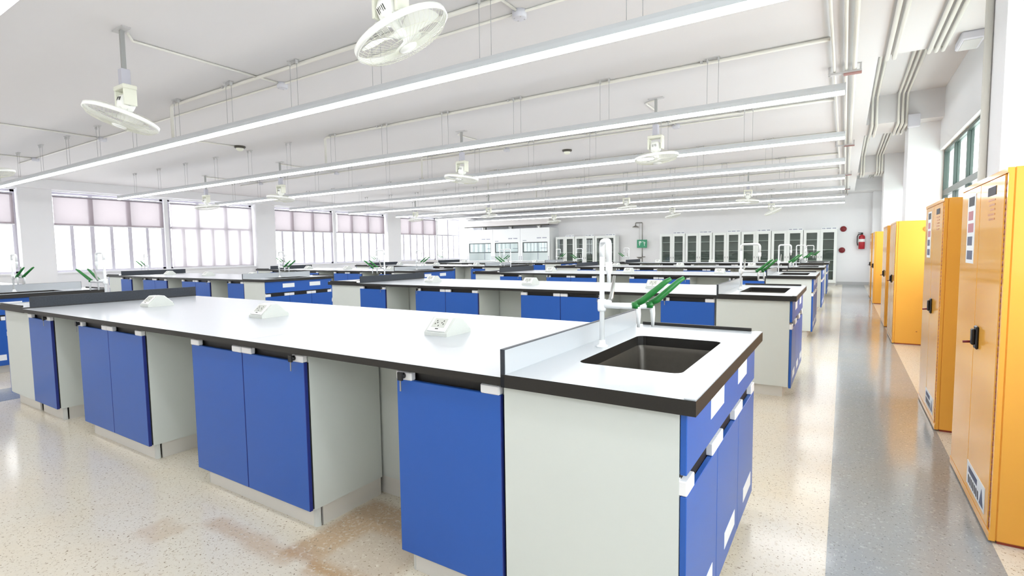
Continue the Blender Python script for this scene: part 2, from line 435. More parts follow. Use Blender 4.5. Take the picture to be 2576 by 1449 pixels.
SW0, SW1 = -.98, -.333        # sink worktop along x (bench A)
def sink_worktop():
    """local origin: floor point below the middle of the worktop; upstand on -x, front of the sink on +x"""
    t = thing('sink_worktop', 'x', 'worktop')
    hx = (SW1-SW0)/2; hy = 1.385/2
    x0, x1, y0, y1 = -.177, .205, -.395, .305       # hole
    q = MB()
    tk = .045
    # slab ring with rounded hole
    n = 5; rr = .035; hole = []
    for cx, cy, a0 in ((x1-rr, y1-rr, 0), (x0+rr, y1-rr, 90), (x0+rr, y0+rr, 180), (x1-rr, y0+rr, 270)):
        for i in range(n): a = R(a0+90*i/(n-1)); hole.append((cx+rr*math.cos(a), cy+rr*math.sin(a)))
    outer = []
    for (hxx, hyy) in hole:
        ax = 1 if hxx > (x0+x1)/2 else -1; ay = 1 if hyy > (y0+y1)/2 else -1
        outer.append((ax*hx, ay*hy))
    N = len(hole)
    # top faces: quads between hole and the outer corners / edges
    vs = []
    for z in (HC, HC-tk):
        vs += [(p[0], p[1], z) for p in hole]; vs += [(-hx, -hy, z), (hx, -hy, z), (hx, hy, z), (-hx, hy, z)]
    o = 0; M = N+4
    def cap(off, flip, mi):
        fs = []; cor = [off+N+2, off+N+3, off+N+0, off+N+1]
        for c in range(4):
            for i in range(n-1): fs.append((off+c*n+i, off+c*n+i+1, cor[c]))
            fs.append((off+c*n+n-1, off+((c+1)*n) % N, cor[(c+1) % 4], cor[c]))
        q.k = mi; q._add([], [])
        for f in fs: q.f.append(list(f)); q.mi.append(mi); q.smooth.append(False)
    q.v += vs
    cap(0, False, 0); cap(M, True, 1)
    for i in range(N): q.f.append([i, (i+1) % N, M+(i+1) % N, M+i]); q.mi.append(1); q.smooth.append(False)
    for i in range(4): q.f.append([N+i, N+(i+1) % 4, M+N+(i+1) % 4, M+N+i]); q.mi.append(1); q.smooth.append(False)
    obj('slab', q, ('white_top', 'black_core'), t)
    # raised drip rims
    obj('drip_rim', MB().bbox(hx-.034, hx-.001, -hy+.001, hy-.02, HC, HC+.005, .002), 'white_top', t)
    b = MB(); b.bbox(-hx+.04, hx-.05, hy-.016, hy, HC, HC+.016, .002); obj('drip_rim', b, 'black_core', t)
    # upstand: white towards the sink, black core edges and back
    u = K(MB(), 0); u.box(-hx+.0, -hx+.016, -hy, hy-.05, HC-.045, HC+.086)
    u.k = 1; u.box(-hx+.016, -hx+.0175, -hy+.004, hy-.054, HC, HC+.084)
    obj('upstand', u, ('black_panel', 'white_top'), t)
    # basin
    q = MB(); dp = .30; D = HC-tk
    rings = []
    for (ins, z) in ((0, D), (.006, D-.02), (.012, D-dp+.03), (.04, D-dp)):
        ring = []
        for (px, py) in hole:
            sx = 1 if px < (x0+x1)/2 else -1; sy = 1 if py < (y0+y1)/2 else -1
            ring.append((px+sx*ins, py+sy*ins, z))
        rings.append(ring)
    vs = [p for r_ in rings for p in r_]; fs = []
    for i in range(len(rings)-1):
        for k in range(N): fs.append((i*N+k, i*N+(k+1) % N, (i+1)*N+(k+1) % N, (i+1)*N+k))
    fs.append([(len(rings)-1)*N+k for k in range(N)])
    q.sm = True; q._add(vs, fs)
    bs = obj('basin', q, 'basin_dark', t)
    obj('drain', MB().lathe([(0, .004), (.03, .004), (.034, .0)], 20, (0.02, -.04, D-dp+.001)), 'steel', bs)
    return t
def sink_cabinet():
    """local origin on floor below the worktop middle, doors on +x"""
    t = thing('sink_cabinet', 'x', 'cabinet')
    hy = .6615; bx = -.33; fx = .2925
    b = MB(); b.box(bx, fx-.021, -hy, -hy+.018, .1, .854); b.box(bx, fx-.021, hy-.018, hy, .1, .854)
    b.box(bx, bx+.018, -hy+.018, hy-.018, .1, .854); b.box(bx+.018, fx-.03, -hy+.018, hy-.018, .1, .118)
    obj('body', b, 'white_panel', t)
    obj('kick_board', MB().box(bx+.03, fx-.08, -hy+.04, -hy+.052, 0, .1).box(bx+.03, fx-.08, hy-.052, hy-.04, 0, .1).box(fx-.08, fx-.068, -hy+.04, hy-.04, 0, .1), 'steel_kick', t)
    obj('rail', MB().box(fx-.035, fx-.02, -hy+.02, hy-.02, .60, .672), 'dark_gap', t)
    d = obj('drawer_front', MB().bbox(fx-.019, fx, -hy, hy, .668, .853, .002), 'blue_laminate', t)
    obj('edge_strip', MB().box(fx-.021, fx-.019, -hy+.003, hy-.003, .66, .668), 'black_core', d)
    for y0 in (-.345, .185): obj('sticker', MB().box(fx, fx+.0012, y0, y0+.225, .745, .815), 'sticker_white', d)
    dw = 2*hy/3
    for k in range(3):
        y0 = -hy+k*dw+.002; y1 = y0+dw-.004
        d = obj('door', MB().bbox(fx-.019, fx, y0, y1, .09, .604, .002), 'blue_laminate', t)
        obj('door_gasket', MB().box(fx-.026, fx-.019, y0+.004, y1-.004, .1, .60), 'dark_gap', d)
        obj('sticker', MB().box(fx, fx+.0012, y0+.15, y0+.37, .15, .215), 'sticker_white', d)
        for s in (0, 1):
            w_ = .09
            hy0 = y0-.001 if s == 0 else y1-w_
            obj('handle_block', MB().bbox(fx-.024, fx+.0015, hy0, hy0+w_, .606, .650, .003), 'handle_white', d)
    return t
def main_worktop():
    t = thing('worktop', 'x', 'worktop')
    x0, x1 = -5.79, -.9805; hx = (x1-x0)/2; hy = 1.385/2
    q = K(MB(), 1); q.box(-hx, hx, -hy, hy, HM-.030, HM-.001)
    obj('core_board', q, ('white_top', 'black_core'), t)
    for (a, b_) in ((-hx, .85), (.853, hx)):
        obj('laminate_sheet', MB().box(a, b_, -hy, hy, HM-.001, HM), 'white_top', t)
    return t
def spine():
    t = thing('service_spine', 'x', 'panel')
    x0, x1 = -5.77, -1.002; hx = (x1-x0)/2
    obj('panel', MB().box(-hx, hx, -.19, -.172, .1, .858).box(-hx, hx, .172, .19, .1, .858), 'white_panel', t)
    obj('kick_board', MB().box(-hx, hx, -.182, -.17, 0, .1).box(-hx, hx, .17, .182, 0, .1), 'steel_kick', t)
    return t
def socket_box():
    t = thing('socket_box', 'x', 'socket')
    w_ = .075
    prof = [(-.1, 0), (.1, 0), (.1, .016), (.022, .088), (-.022, .088), (-.1, .016)]
    obj('body', MB().prism(prof, -w_, w_, 'x'), 'socket_body', t)
    ang = math.atan2(.072, .078)
    for s in (-1, 1):
        # cover plate lying on the sloping face
        M = Matrix.Translation((0, s*.061, .052)) @ Matrix.Rotation(0 if s < 0 else math.pi, 4, 'Z') @ Matrix.Rotation(ang, 4, 'X')
        def T(mb):
            mb.v = [tuple(M @ Vector(p)) for p in mb.v]; return mb
        fr = MB(); fr.bbox(-.06, .06, -.046, .046, 0, .008, .002)
        pl = obj('cover_plate', T(fr), 'socket_plate', t)
        obj('socket_face', T(MB().box(-.042, .042, -.022, .036, .008, .0095)), 'socket_panel', pl)
        hl = MB()
        for dx, dy in ((-.022, .02), (-.014, .008), (-.026, .0), (.022, .02), (.014, .008), (.026, .0), (0, -.012)):
            hl.box(dx-.003, dx+.003, dy-.004, dy+.004, .0095, .0100)
        hl.box(-.01, .01, -.034, -.029, .008, .009)
        obj('socket_holes', T(hl), 'socket_hole', pl)
    return t
def arc(c, u, v, r, a0, a1, n):
    c, u, v = Vector(c), Vector(u), Vector(v)
    return [c+u*r*math.cos(R(a0+(a1-a0)*i/n))+v*r*math.sin(R(a0+(a1-a0)*i/n)) for i in range(n+1)]
def faucet(spout_deg):
    """origin on the worktop, +x towards the sink"""
    t = thing('lab_faucet', 'x', 'faucet')
    obj('base_flange', MB().lathe([(0, .0), (.026, .0), (.026, .006), (.016, .012), (.013, .03), (0, .03)], 20), 'faucet_white', t)
    obj('standpipe', MB().tube([(0, 0, .01), (0, 0, .41)], .0105, 14), 'faucet_white', t)
    d = Vector((math.cos(R(spout_deg)), math.sin(R(spout_deg)), 0)); zz = Vector((0, 0, 1))
    pts = [Vector((0, 0, .39))]+arc((d*.028+zz*.425), -d, zz, .028, 0, 90, 5)[0:]+arc(d*.142+zz*.425, d, zz, .028, 90, 0, 5)+[d*.17+zz*.37]
    nk = obj('gooseneck', MB().tube(pts, .0115, 14), 'faucet_white', t)
    tip = d*.17
    obj('nozzle', MB().lathe([(0, .37), (.014, .37), (.014, .335), (.008, .325), (.0075, .29), (0, .29)], 14, (tip.x, tip.y, 0)), 'faucet_white', nk)
    obj('collar', MB().lathe([(.0, .155), (.017, .155), (.019, .165), (.019, .197), (.017, .207), (0, .207)], 16), 'faucet_white', t)
    # side arms with valves and green levers
    for (ang, ln, z, lev) in ((0, .15, .181, 1), (14, .20, .181, 1), (70, .05, .19, 0)):
        u = Vector((math.cos(R(ang)), math.sin(R(ang)), 0)); v = Vector((-u.y, u.x, 0))
        e = u*ln+zz*z
        arm = obj('side_arm', MB().tube([zz*z, e], .0125, 12), 'faucet_white', t)
        if lev:
            obj('valve', MB().tube([e+zz*-.006, e+zz*.02], .017, 14), 'lever_green', arm)
            obj('lever', MB().tube([e+zz*.012, e+u*.03+zz*.028, e+u*.115+v*.03+zz*.105, e+u*.135+v*.036+zz*.118], [.013, .014, .011, .008], 10), 'lever_green', arm)
            obj('outlet', MB().tube([e+u*.008, e+u*.012-zz*.03, e+u*.012-zz*.085], [.012, .010, .006], 10), 'faucet_white', arm)
        else:
            obj('lever', MB().tube([e, e+u*.01+zz*.02, e+u*.03+zz*.115], [.011, .01, .006], 10), 'steel', arm)
    return t

P_single_l = cabinet('base_cabinet', 1, .505, 'l'); P_single_r = cabinet('base_cabinet', 1, .505, 'r')
P_double_r = cabinet('base_cabinet', 2, 1.015, 'r'); P_double_l = cabinet('base_cabinet', 2, 1.015, 'l')
P_top, P_spine, P_sink, P_scab, P_sock = main_worktop(), spine(), sink_worktop(), sink_cabinet(), socket_box()
P_fc = {'turned': faucet(-58), 'side': faucet(0)}
used = set()
def put(key, proto, loc, rz, label, group):
    f = key not in used; used.add(key)
    return place(proto, f, loc, rz, label, group)
for c in 'AB':
    for k, y0 in enumerate(ROWS):
        dx = DX[c]; nm = '%s %s bench' % (ROWW[k], COLW[c])
        put('top', P_top, (dx-3.38525, y0+.6925, 0), 0, 'long white worktop with black edge, %s' % nm, 'long worktops')
        put('spine', P_spine, (dx-3.386, y0+.6925, 0), 0, 'white panel behind the knee spaces under %s' % nm, 'knee space panels')
        yd = y0+.031
        put('sl', P_single_l, (dx-1.2525, yd, 0), 0, 'single-door blue cabinet by the right-hand sink of %s' % nm, 'single-door cabinets')
        put('dr', P_double_r, (dx-2.6025, yd, 0), 0, 'two-door blue cabinet, right one of the pair under %s' % nm, 'two-door cabinets')
        put('dl', P_double_l, (dx-4.2225, yd, 0), 0, 'two-door blue cabinet, left one of the pair under %s' % nm, 'two-door cabinets')
        put('sr', P_single_r, (dx-5.535, yd, 0), 0, 'single-door blue cabinet by the left-hand sink of %s' % nm, 'single-door cabinets')
        for s, wd in ((0, 'right-hand'), (1, 'left-hand')):
            x = dx-.6565 if s == 0 else dx-6.1135
            put('sink', P_sink, (x, y0+.6925, 0), math.pi*s, 'white sink worktop with dark basin, %s end of %s' % (wd, nm), 'sink worktops')
            put('scab', P_scab, (x, y0+.6925, 0), math.pi*s, 'blue and white sink cabinet at %s end of %s' % (wd, nm), 'sink cabinets')
            fx = dx-.875 if s == 0 else dx-5.915
            kind = 'turned' if (c == 'A' and k == 0 and s == 0) else 'side'
            tail = 'spout turned to viewer, ' if kind == 'turned' else ''
            put('f'+kind, P_fc[kind], (fx, y0+.635, HC), math.pi*s, 'white gooseneck tap with green levers, %s%s sink of %s' % (tail, wd, nm), 'lab taps')
        for x, wd in ((-1.755, 'right'), (-3.345, 'middle'), (-4.965, 'left')):
            put('sock', P_sock, (dx+x, y0+.66, HM), 0, 'grey sloping socket box, %s one on the worktop of %s' % (wd, nm), 'bench socket boxes')

# ------------------------------------------------------------------ ceiling lights
LX0, LX1, ZL = -13.85, -.03, 2.60
LROW = [.93+2.165*k for k in range(9)]
LROW = [-3.4+2.165] + LROW
def light_row(i, y):
    words = {0: 'continuous white strip light hung behind the camera', 1: 'continuous white strip light hung above the camera',
             2: 'nearest long strip light crossing the whole ceiling from left to top', 3: 'second long strip light from the camera, passing over the fans',
             4: 'third long strip light from the camera', 5: 'fourth long strip light from the camera', 6: 'fifth long strip light from the camera',
             7: 'sixth long strip light from the camera', 8: 'seventh long strip light from the camera', 9: 'farthest long strip light, nearest the far wall'}[i]
    t = thing('strip_light', words, 'ceiling light', ((LX0+LX1)/2, y, ZL), 0, 'rows of strip lights')
    hw = (LX1-LX0)/2
    q = MB(); q.prism([(-.033, .012), (.033, .012), (.033, .045), (.024, .075), (-.024, .075), (-.033, .045)], -hw, hw, 'x')
    obj('housing', q, 'light_housing', t)
    q = MB(); q.prism([(-.031, .012), (-.031, .004), (-.022, -.012), (.022, -.012), (.031, .004), (.031, .012)], -hw, hw, 'x')
    obj('diffuser', q, 'tube_glow', t)
    for s in (-1, 1): obj('end_cap', MB().box(s*hw-.004, s*hw+.004, -.034, .034, -.013, .076), 'light_housing', t)
    x = -11.9 if i < 2 else -12.9
    wire = MB().tube([(-.05, 0, .075), (-.05, 0, .485)], .0022, 5).tube([(.05, 0, .075), (.05, 0, .485)], .0022, 5).mesh('suspension_wire', ['wire_grey'])
    brk = MB().box(-.065, .065, -.02, .02, .493, .5).box(-.056, -.044, -.012, .012, .46, .493).box(.044, .056, -.012, .012, .46, .493).mesh('hanger_bracket', ['bracket_grey'])
    k = 0
    while True:
        px = -13.0+1.083*k
        if px > -.3: break
        cx = (LX0+LX1)/2
        obj('hanger_bracket', brk, (), t, (px-cx, 0, 0)); obj('suspension_wire', wire, (), t, (px-cx, 0, 0))
        k += 1
    return t
for i, y in enumerate(LROW): light_row(i, y)

# ------------------------------------------------------------------ fans
def fan_proto(q, name='ceiling_fan'):
    """origin at the ceiling; q = tilt of the cage head"""
    t = thing(name, 'x', 'fan')
    obj('mount_plate', MB().box(-.09, .09, -.03, .03, -.012, 0), 'bracket_grey', t)
    obj('pole', MB().box(-.014, .014, -.014, .014, -.42, -.012), 'fan_pole', t)
    obj('control_box', MB().bbox(-.032, .032, -.032, .032, -.44, -.31, .004), 'fan_grey', t)
    y = MB(); y.bbox(-.088, .088, -.05, .05, -.475, -.44, .006); y.bbox(-.088, -.068, -.045, .045, -.60, -.475, .004); y.bbox(.068, .088, -.045, .045, -.60, -.475, .004)
    obj('yoke', y, 'fan_cream', t)
    pv = (0, 0, -.58)
    mh = MB().lathe([(0, .075), (.035, .07), (.058, .045), (.062, .0), (.055, -.04), (.03, -.055), (.024, -.09), (0, -.09)], 20)
    mo = obj('motor', mh, 'fan_white', t, pv, q)
    sl = MB()
    for k in range(5): sl.box(-.022+k*.011-.0015, -.022+k*.011+.0015, -.0605, -.056, .005, .035)
    obj('vent_slots', sl, 'socket_hole', mo)
    kn = MB().tube([(-.072, 0, 0), (-.06, 0, 0)], .014, 10).tube([(.06, 0, 0), (.072, 0, 0)], .014, 10)
    obj('pivot_knobs', kn, 'fan_grey', mo)
    # cage
    rr = .25
    rim = MB().lathe([(rr-.004, -.098), (rr+.004, -.098), (rr+.005, -.128), (rr-.004, -.128), (rr-.004, -.098)], 48)
    cg = obj('cage_rim', rim, 'fan_white', t, pv, q)
    wi = MB()
    nw = 54
    for k in range(nw):
        a = 2*math.pi*k/nw; c_, s_ = math.cos(a), math.sin(a)
        wi.tube([(c_*rr, s_*rr, -.126), (c_*.22, s_*.22, -.158), (c_*.13, s_*.13, -.176), (c_*.05, s_*.05, -.18)], .0011, 3, False)
        if k % 2 == 0: wi.tube([(c_*rr, s_*rr, -.1), (c_*.2, s_*.2, -.072), (c_*.05, s_*.05, -.062)], .0011, 3, False)
    for r_, z in ((.20, -.162), (.13, -.176)):
        wi.tube([(r_*math.cos(a*math.pi/16), r_*math.sin(a*math.pi/16), z) for a in range(33)], .0014, 3, False)
    obj('cage_wires', wi, 'fan_cream', cg)
    obj('cage_badge', MB().lathe([(0, -.19), (.045, -.187), (.052, -.178), (0, -.178)], 20), 'fan_white', cg)
    for k in range(3):
        bl = MB(); vs = []; a0 = R(120*k)
        nr = 6
        for i in range(nr+1):
            r_ = .03+.185*i/nr; hwid = R(28+14*math.sin(math.pi*i/nr))
            for j in range(5):
                a = a0+hwid*(j/4-.5)*1.6; vs.append((r_*math.cos(a), r_*math.sin(a), -.112-.022*(j/4-.5)*2*(1-.3*i/nr)))
        fs = [(i*5+j, i*5+j+1, (i+1)*5+j+1, (i+1)*5+j) for i in range(nr) for j in range(4)]
        n0 = len(vs); vs2 = vs+[(p[0], p[1], p[2]-.002) for p in vs]
        fs2 = fs+[tuple(n0+i for i in f[::-1]) for f in fs]
        bl.sm = True; bl._add(vs2, fs2)
        obj('blade', bl, 'fan_white', t, pv, q)
    obj('hub', MB().lathe([(0, -.13), (.03, -.125), (.034, -.1), (.03, -.09), (0, -.09)], 18), 'fan_white', t, pv, q)
    return t
FX = (-1.93, -4.84, -9.30, -12.15)
FAN_SPOTS = [(FX[0]-.03, 1.97, 27, 'large tilted ceiling fan at the top of the photo'), (FX[1], 1.93, -17, 'tilted ceiling fan at the upper left of the photo'),
             (FX[2], 2.1, 10, 'ceiling fan cut off by the left edge of the photo'),
             (FX[0], 6.25, 5, 'ceiling fan behind second strip light, rightmost of its row'), (FX[1], 6.25, -7, 'ceiling fan behind second strip light, second from the right'),
             (FX[2], 6.25, -6, 'ceiling fan behind second strip light, third from the right'), (FX[3], 6.30, 6, 'ceiling fan in front of the blinds, leftmost of its row'),
             (FX[0], 13.3, -4, 'small distant ceiling fan, rightmost of the third row'), (FX[1], 13.2, 6, 'small distant ceiling fan, second from right in third row'),
             (FX[2], 13.3, 5, 'small distant ceiling fan before the fume hood soffit'), (FX[3], 13.1, 4, 'small distant ceiling fan before the far left windows'),
             (FX[0], 17.9, 22, 'farthest row ceiling fan above the glass cabinets at right'), (FX[1], 17.5, 12, 'farthest row ceiling fan above the gap beside emergency shower'),
             (FX[2], 17.6, 2, 'farthest row ceiling fan in front of the fume hood end')]
fan_cache = {}
for x, y, a, wd in FAN_SPOTS:
    d = Vector((x, y, 0)).normalized()
    q = Quaternion(d, R(-a))
    # nothing but the head angle differs from fan to fan
    if 'p' not in fan_cache:
        p = fan_proto(q); fan_cache['p'] = p; p.location = (x, y, ZC); p['label'] = wd; p['group'] = 'orbit fans on the ceiling'
    else:
        p = dup(fan_cache['p'], (x, y, ZC), 0, wd, 'orbit fans on the ceiling')
        for ch in p.children:
            if ch.rotation_mode == 'QUATERNION': ch.rotation_quaternion = q

# ------------------------------------------------------------------ conduits, boxes, sensors
def pipe(name, pts, r, wd, mt='conduit_white', cat='pipe', group='ceiling conduits', clips=()):
    o = obj(name, MB().tube(pts, r, 10), mt); tag(o, wd, cat, group)
    for cpt in clips: obj('pipe_clip', MB().box(cpt[0]-.012, cpt[0]+.012, cpt[1]-.03, cpt[1]+.03, cpt[2]-.004, cpt[2]+r+.012), 'bracket_grey', o)
    return o
ORD = ['nearest', 'second', 'third', 'fourth', 'fifth', 'sixth', 'seventh', 'farthest']
for k in range(7):
    y = LROW[k+2]+.06
    pipe('conduit', [(-6.75, y, 2.68), (-6.75, y, ZC-.04), (-6.71, y, ZC-.02), (-.15, y, ZC-.02)], .017,
         'white conduit on the ceiling directly above the %s strip light' % ORD[k], clips=[(x, y, ZC-.02) for x in (-5.6, -3.4, -1.2)])
def jbox(x, y, z, wd, s=.055):
    t = thing('junction_box', wd, 'junction box', (x, y, z), 0, 'round junction boxes')
    obj('body', MB().lathe([(0, 0), (s, 0), (s, -.05), (s-.006, -.056), (0, -.056)], 16), 'box_grey', t)
    q = MB()
    for a in (45, 135, 225, 315): q.lathe([(0, -.058), (.006, -.058), (.006, -.055)], 8, (math.cos(R(a))*s*.72, math.sin(R(a))*s*.72, 0))
    obj('screws', q, 'bracket_grey', t)
for r_, yb in enumerate((1.95, 6.25)):
    y = yb+1.48
    pipe('conduit', [(-13.2, y, ZC-.012), (-1.2, y, ZC-.012)], .010, 'thin conduit linking the junction boxes of the %s fan row' % ('near', 'second')[r_])
    for j, fx in enumerate(FX):
        wd = ('rightmost', 'second', 'third', 'leftmost')[j]
        jbox(fx-.16, y, ZC, 'round grey ceiling box, %s of the %s fan row' % (wd, ('near', 'second')[r_]))
        pipe('conduit', [(fx-.16, y-.05, ZC-.012), (fx-.16, yb+.12, ZC-.012), (fx-.02, yb+.03, ZC-.012)], .010,
             'thin ceiling conduit from box to %s fan of the %s row' % (wd, ('near', 'second')[r_]))
def sensor(x, y, wd):
    t = thing('ceiling_sensor', wd, 'sensor', (x, y, ZC))
    obj('base', MB().lathe([(0, 0), (.085, 0), (.088, -.02), (.07, -.035), (0, -.035)], 24), 'sensor_dark', t)
    obj('dome', MB().lathe([(.06, -.035), (.056, -.055), (.036, -.075), (0, -.08)], 24), 'fan_cream', t)
sensor(-8.46, 4.97, 'round dark sensor with cream dome on the ceiling, left of centre')
sensor(-4.22, 8.5, 'small pale dome sensor on the ceiling behind the second strip light')
pipe('conduit', [(-8.6, 4.0, ZC-.012), (-8.47, 4.9, ZC-.012)], .010, 'short conduit leading to the dark ceiling sensor')
# aisle conduits running towards the far wall
AW = ['leftmost', 'second', 'third']
for j, x in enumerate((-.132, -.035, .034)):
    pipe('conduit', [(x, YB, ZC-.045), (x, YF-.02, ZC-.045)], (.013, .014, .019)[j], 'straight conduit along the aisle ceiling, %s of the three beside light ends' % AW[j])
for j, y in enumerate((6.22, 10.6, 14.9, 18.6)):
    t = thing('pipe_bracket', 'grey hanger bracket under the aisle conduits, %s from the camera' % ORD[j], 'bracket', (-.045, y, ZC), 0, 'conduit brackets')
    obj('channel', MB().box(-.14, .14, -.025, .025, -.085, -.066), 'bracket_grey', t)
    for s in (-1, 1): obj('hanger', MB().box(s*.13-.008, s*.13+.008, -.01, .01, -.085, 0), 'bracket_grey', t)
    obj('clamp', MB().box(-.01, .14, -.03, .03, -.098, -.086), 'bracket_rust', t)
def jog(x, r, wd, xo=0.):
    z0, z1 = ZC-.03, ZU-.03
    return pipe('conduit', [(x, YB, z0), (x, 6.17, z0), (x, 6.25, z1), (x, 9.35, z1), (x, 9.42, z1-.06), (x, 9.42, z0), (x, 10.34, z0), (x, 10.40, z1), (x, 15.33, z1), (x, 15.38, z0), (x, 16.02, z0), (x, 16.08, z1), (x, 20.2, z1)], r, wd)
for j, x in enumerate((.29, .345)): jog(x, .014, 'stepped conduit over the aisle, %s of the pair' % ('left', 'right')[j])
for j, x in enumerate((.60, .65, .70)): jog(x, .013, 'stepped conduit over the yellow cabinets, %s of the bundle' % ('left', 'middle', 'right')[j])
t = thing('junction_box', 'square grey box on the beam above the far yellow cabinets', 'junction box', (.78, 9.41, ZC-.02))
obj('body', MB().bbox(-.07, .07, -.05, .035, -.09, .09, .006), 'box_grey', t); obj('lid', MB().box(-.06, .06, -.055, -.05, -.08, .08), 'box_grey', t)
t = thing('junction_box', 'grey box at the top of the pillar nearest the camera', 'junction box', (XC, 4.42, 3.04))
obj('body', MB().bbox(-.07, 0, -.07, .07, -.06, .06, .005), 'box_grey', t); obj('lid', MB().box(-.075, -.07, -.06, .06, -.05, .05), 'box_grey', t)
for j, yy in enumerate((4.47, 4.54)):
    pipe('conduit', [(XC-.02, yy, .1), (XC-.02, yy, 3.0)], (.02, .012)[j], '%s vertical pipe on the pillar behind the near yellow cabinets' % ('thick', 'thin')[j], group='pillar pipes')
t = thing('speaker_box', 'small white device under the beam near the closest pillar', 'device', (.86, 6.0, ZC))
obj('body', MB().bbox(-.08, .08, -.16, .16, -.07, 0, .01), 'box_grey', t); obj('grille', MB().box(-.06, .06, -.14, .14, -.073, -.07), 'bracket_grey', t)

# ------------------------------------------------------------------ yellow safety cabinets
def yellow(y0, y1, wd, vent, near):
    L_ = y1-y0; Dp = .46; H = 1.645; x0 = .572
    t = thing('safety_cabinet', wd, 'cabinet', (x0, y0, 0), 0, 'yellow safety cabinets')
    b = MB(); b.bbox(.022, Dp, 0, L_, .012, H, .006)
    obj('body', b, 'yellow_steel', t)
    obj('plinth', MB().box(.03, Dp-.01, .01, L_-.01, 0, .012), 'hinge_red', t)
    h = L_/2
    for k in range(2):
        a = .035+k*(h-.035)+.002; e = a+h-.035-.004
        d = obj('door', MB().bbox(0, .021, a, e, .05, H-.025, .004), 'yellow_steel', t)
        ed = .012 if k == 0 else L_-.012
        hm = MB()
        for i in range(58): hm.tube([(.008, (.028 if k == 0 else L_-.028), .06+i*.0265), (.008, (.028 if k == 0 else L_-.028), .06+i*.0265+.02)], .006, 6)
        obj('hinge', hm, 'hinge_red', d)
        if k == 0:
            hy = a+h-.035-.12
            lt = obj('latch', MB().bbox(-.012, 0, hy, hy+.06, .80, .915, .005), 'black_plastic', d)
            obj('paddle', MB().bbox(-.026, -.012, hy+.012, hy+.048, .82, .90, .004), 'black_plastic', d)
            obj('key', MB().tube([(-.012, hy+.07, .83), (-.05, hy+.074, .826)], .006, 8), 'dark_red', d)
    fr = MB(); fr.box(.0, .022, 0, L_, H-.024, H-.002); fr.box(.0, .022, 0, L_, .012, .048); fr.box(.004, .022, 0, .02, .048, H-.024); fr.box(.004, .022, L_-.02, L_, .048, H-.024)
    obj('frame', fr, 'yellow_steel', t)
    if near:
        s = thing_sticker(t, L_)
    if vent:
        obj('vent_cap', MB().tube([(.32, .0, 1.53), (.32, -.008, 1.53)], .032, 20), 'yellow_dark', t)
        obj('vent_cap', MB().tube([(.26, .0, .18), (.26, -.006, .18)], .009, 12), 'yellow_dark', t)
    return t
def thing_sticker(t, L_):
    # tall paper notice with picture blocks, on the far door
    a = L_*.60; p = obj('notice', MB().box(-.002, 0, a, a+.2, 1.22, 1.585), 'sticker_white', t, label='white paper notice with printed blocks')
    for i, (z, c) in enumerate(((1.525, 'sticker_black'), (1.45, 'sticker_red'), (1.385, 'sticker_red'), (1.315, 'sticker_ink'), (1.24, 'sticker_ink'))):
        obj('print_block', MB().box(-.0027, -.002, a+.03+.02*(i % 2), a+.17, z, z+.048), c, p)
    a2 = L_*.18; p = obj('print', MB().box(-.0015, 0, a2, a2+.16, 1.545, 1.585), 'sticker_black', t, label='small dark printed warning')
    for i in range(5): obj('print_line', MB().box(-.0012, 0, a2+.01, a2+.14-.02*(i % 3), 1.52-.022*i, 1.528-.022*i), 'yellow_dark', p)
    # striped maker's plate low on the near door
    p = obj('warning_plate', MB().box(-.002, 0, .10, .50, .085, .205), 'sticker_white', t, label='white plate with dark slanted bars')
    for i in range(7):
        y = .22+.036*i
        obj('bar', MB().prism([(y, .10), (y+.02, .10), (y+.028, .14), (y+.008, .14)], -.0028, -.002, 'x'), 'sticker_black', p)
    obj('bar', MB().box(-.0028, -.002, .26, .46, .155, .185), 'sticker_ink', p); obj('bar', MB().prism([(.12, .1), (.20, .1), (.16, .18)], -.0028, -.002, 'x'), 'sticker_ink', p)
yellow(3.0, 4.01, 'yellow steel safety cabinet nearest the camera at right edge', False, True)
yellow(4.665, 5.63, 'second yellow safety cabinet, just past the nearest pillar', False, True)
yellow(8.63, 9.66, 'yellow safety cabinet with round vent cap on its side', True, False)
yellow(10.33, 11.36, 'yellow safety cabinet half hidden behind the one with a vent cap', False, False)
yellow(14.44, 15.36, 'yellow safety cabinet, second from the fire extinguisher', False, False)
yellow(15.98, 16.95, 'farthest yellow safety cabinet, closest to the fire extinguisher', False, False)

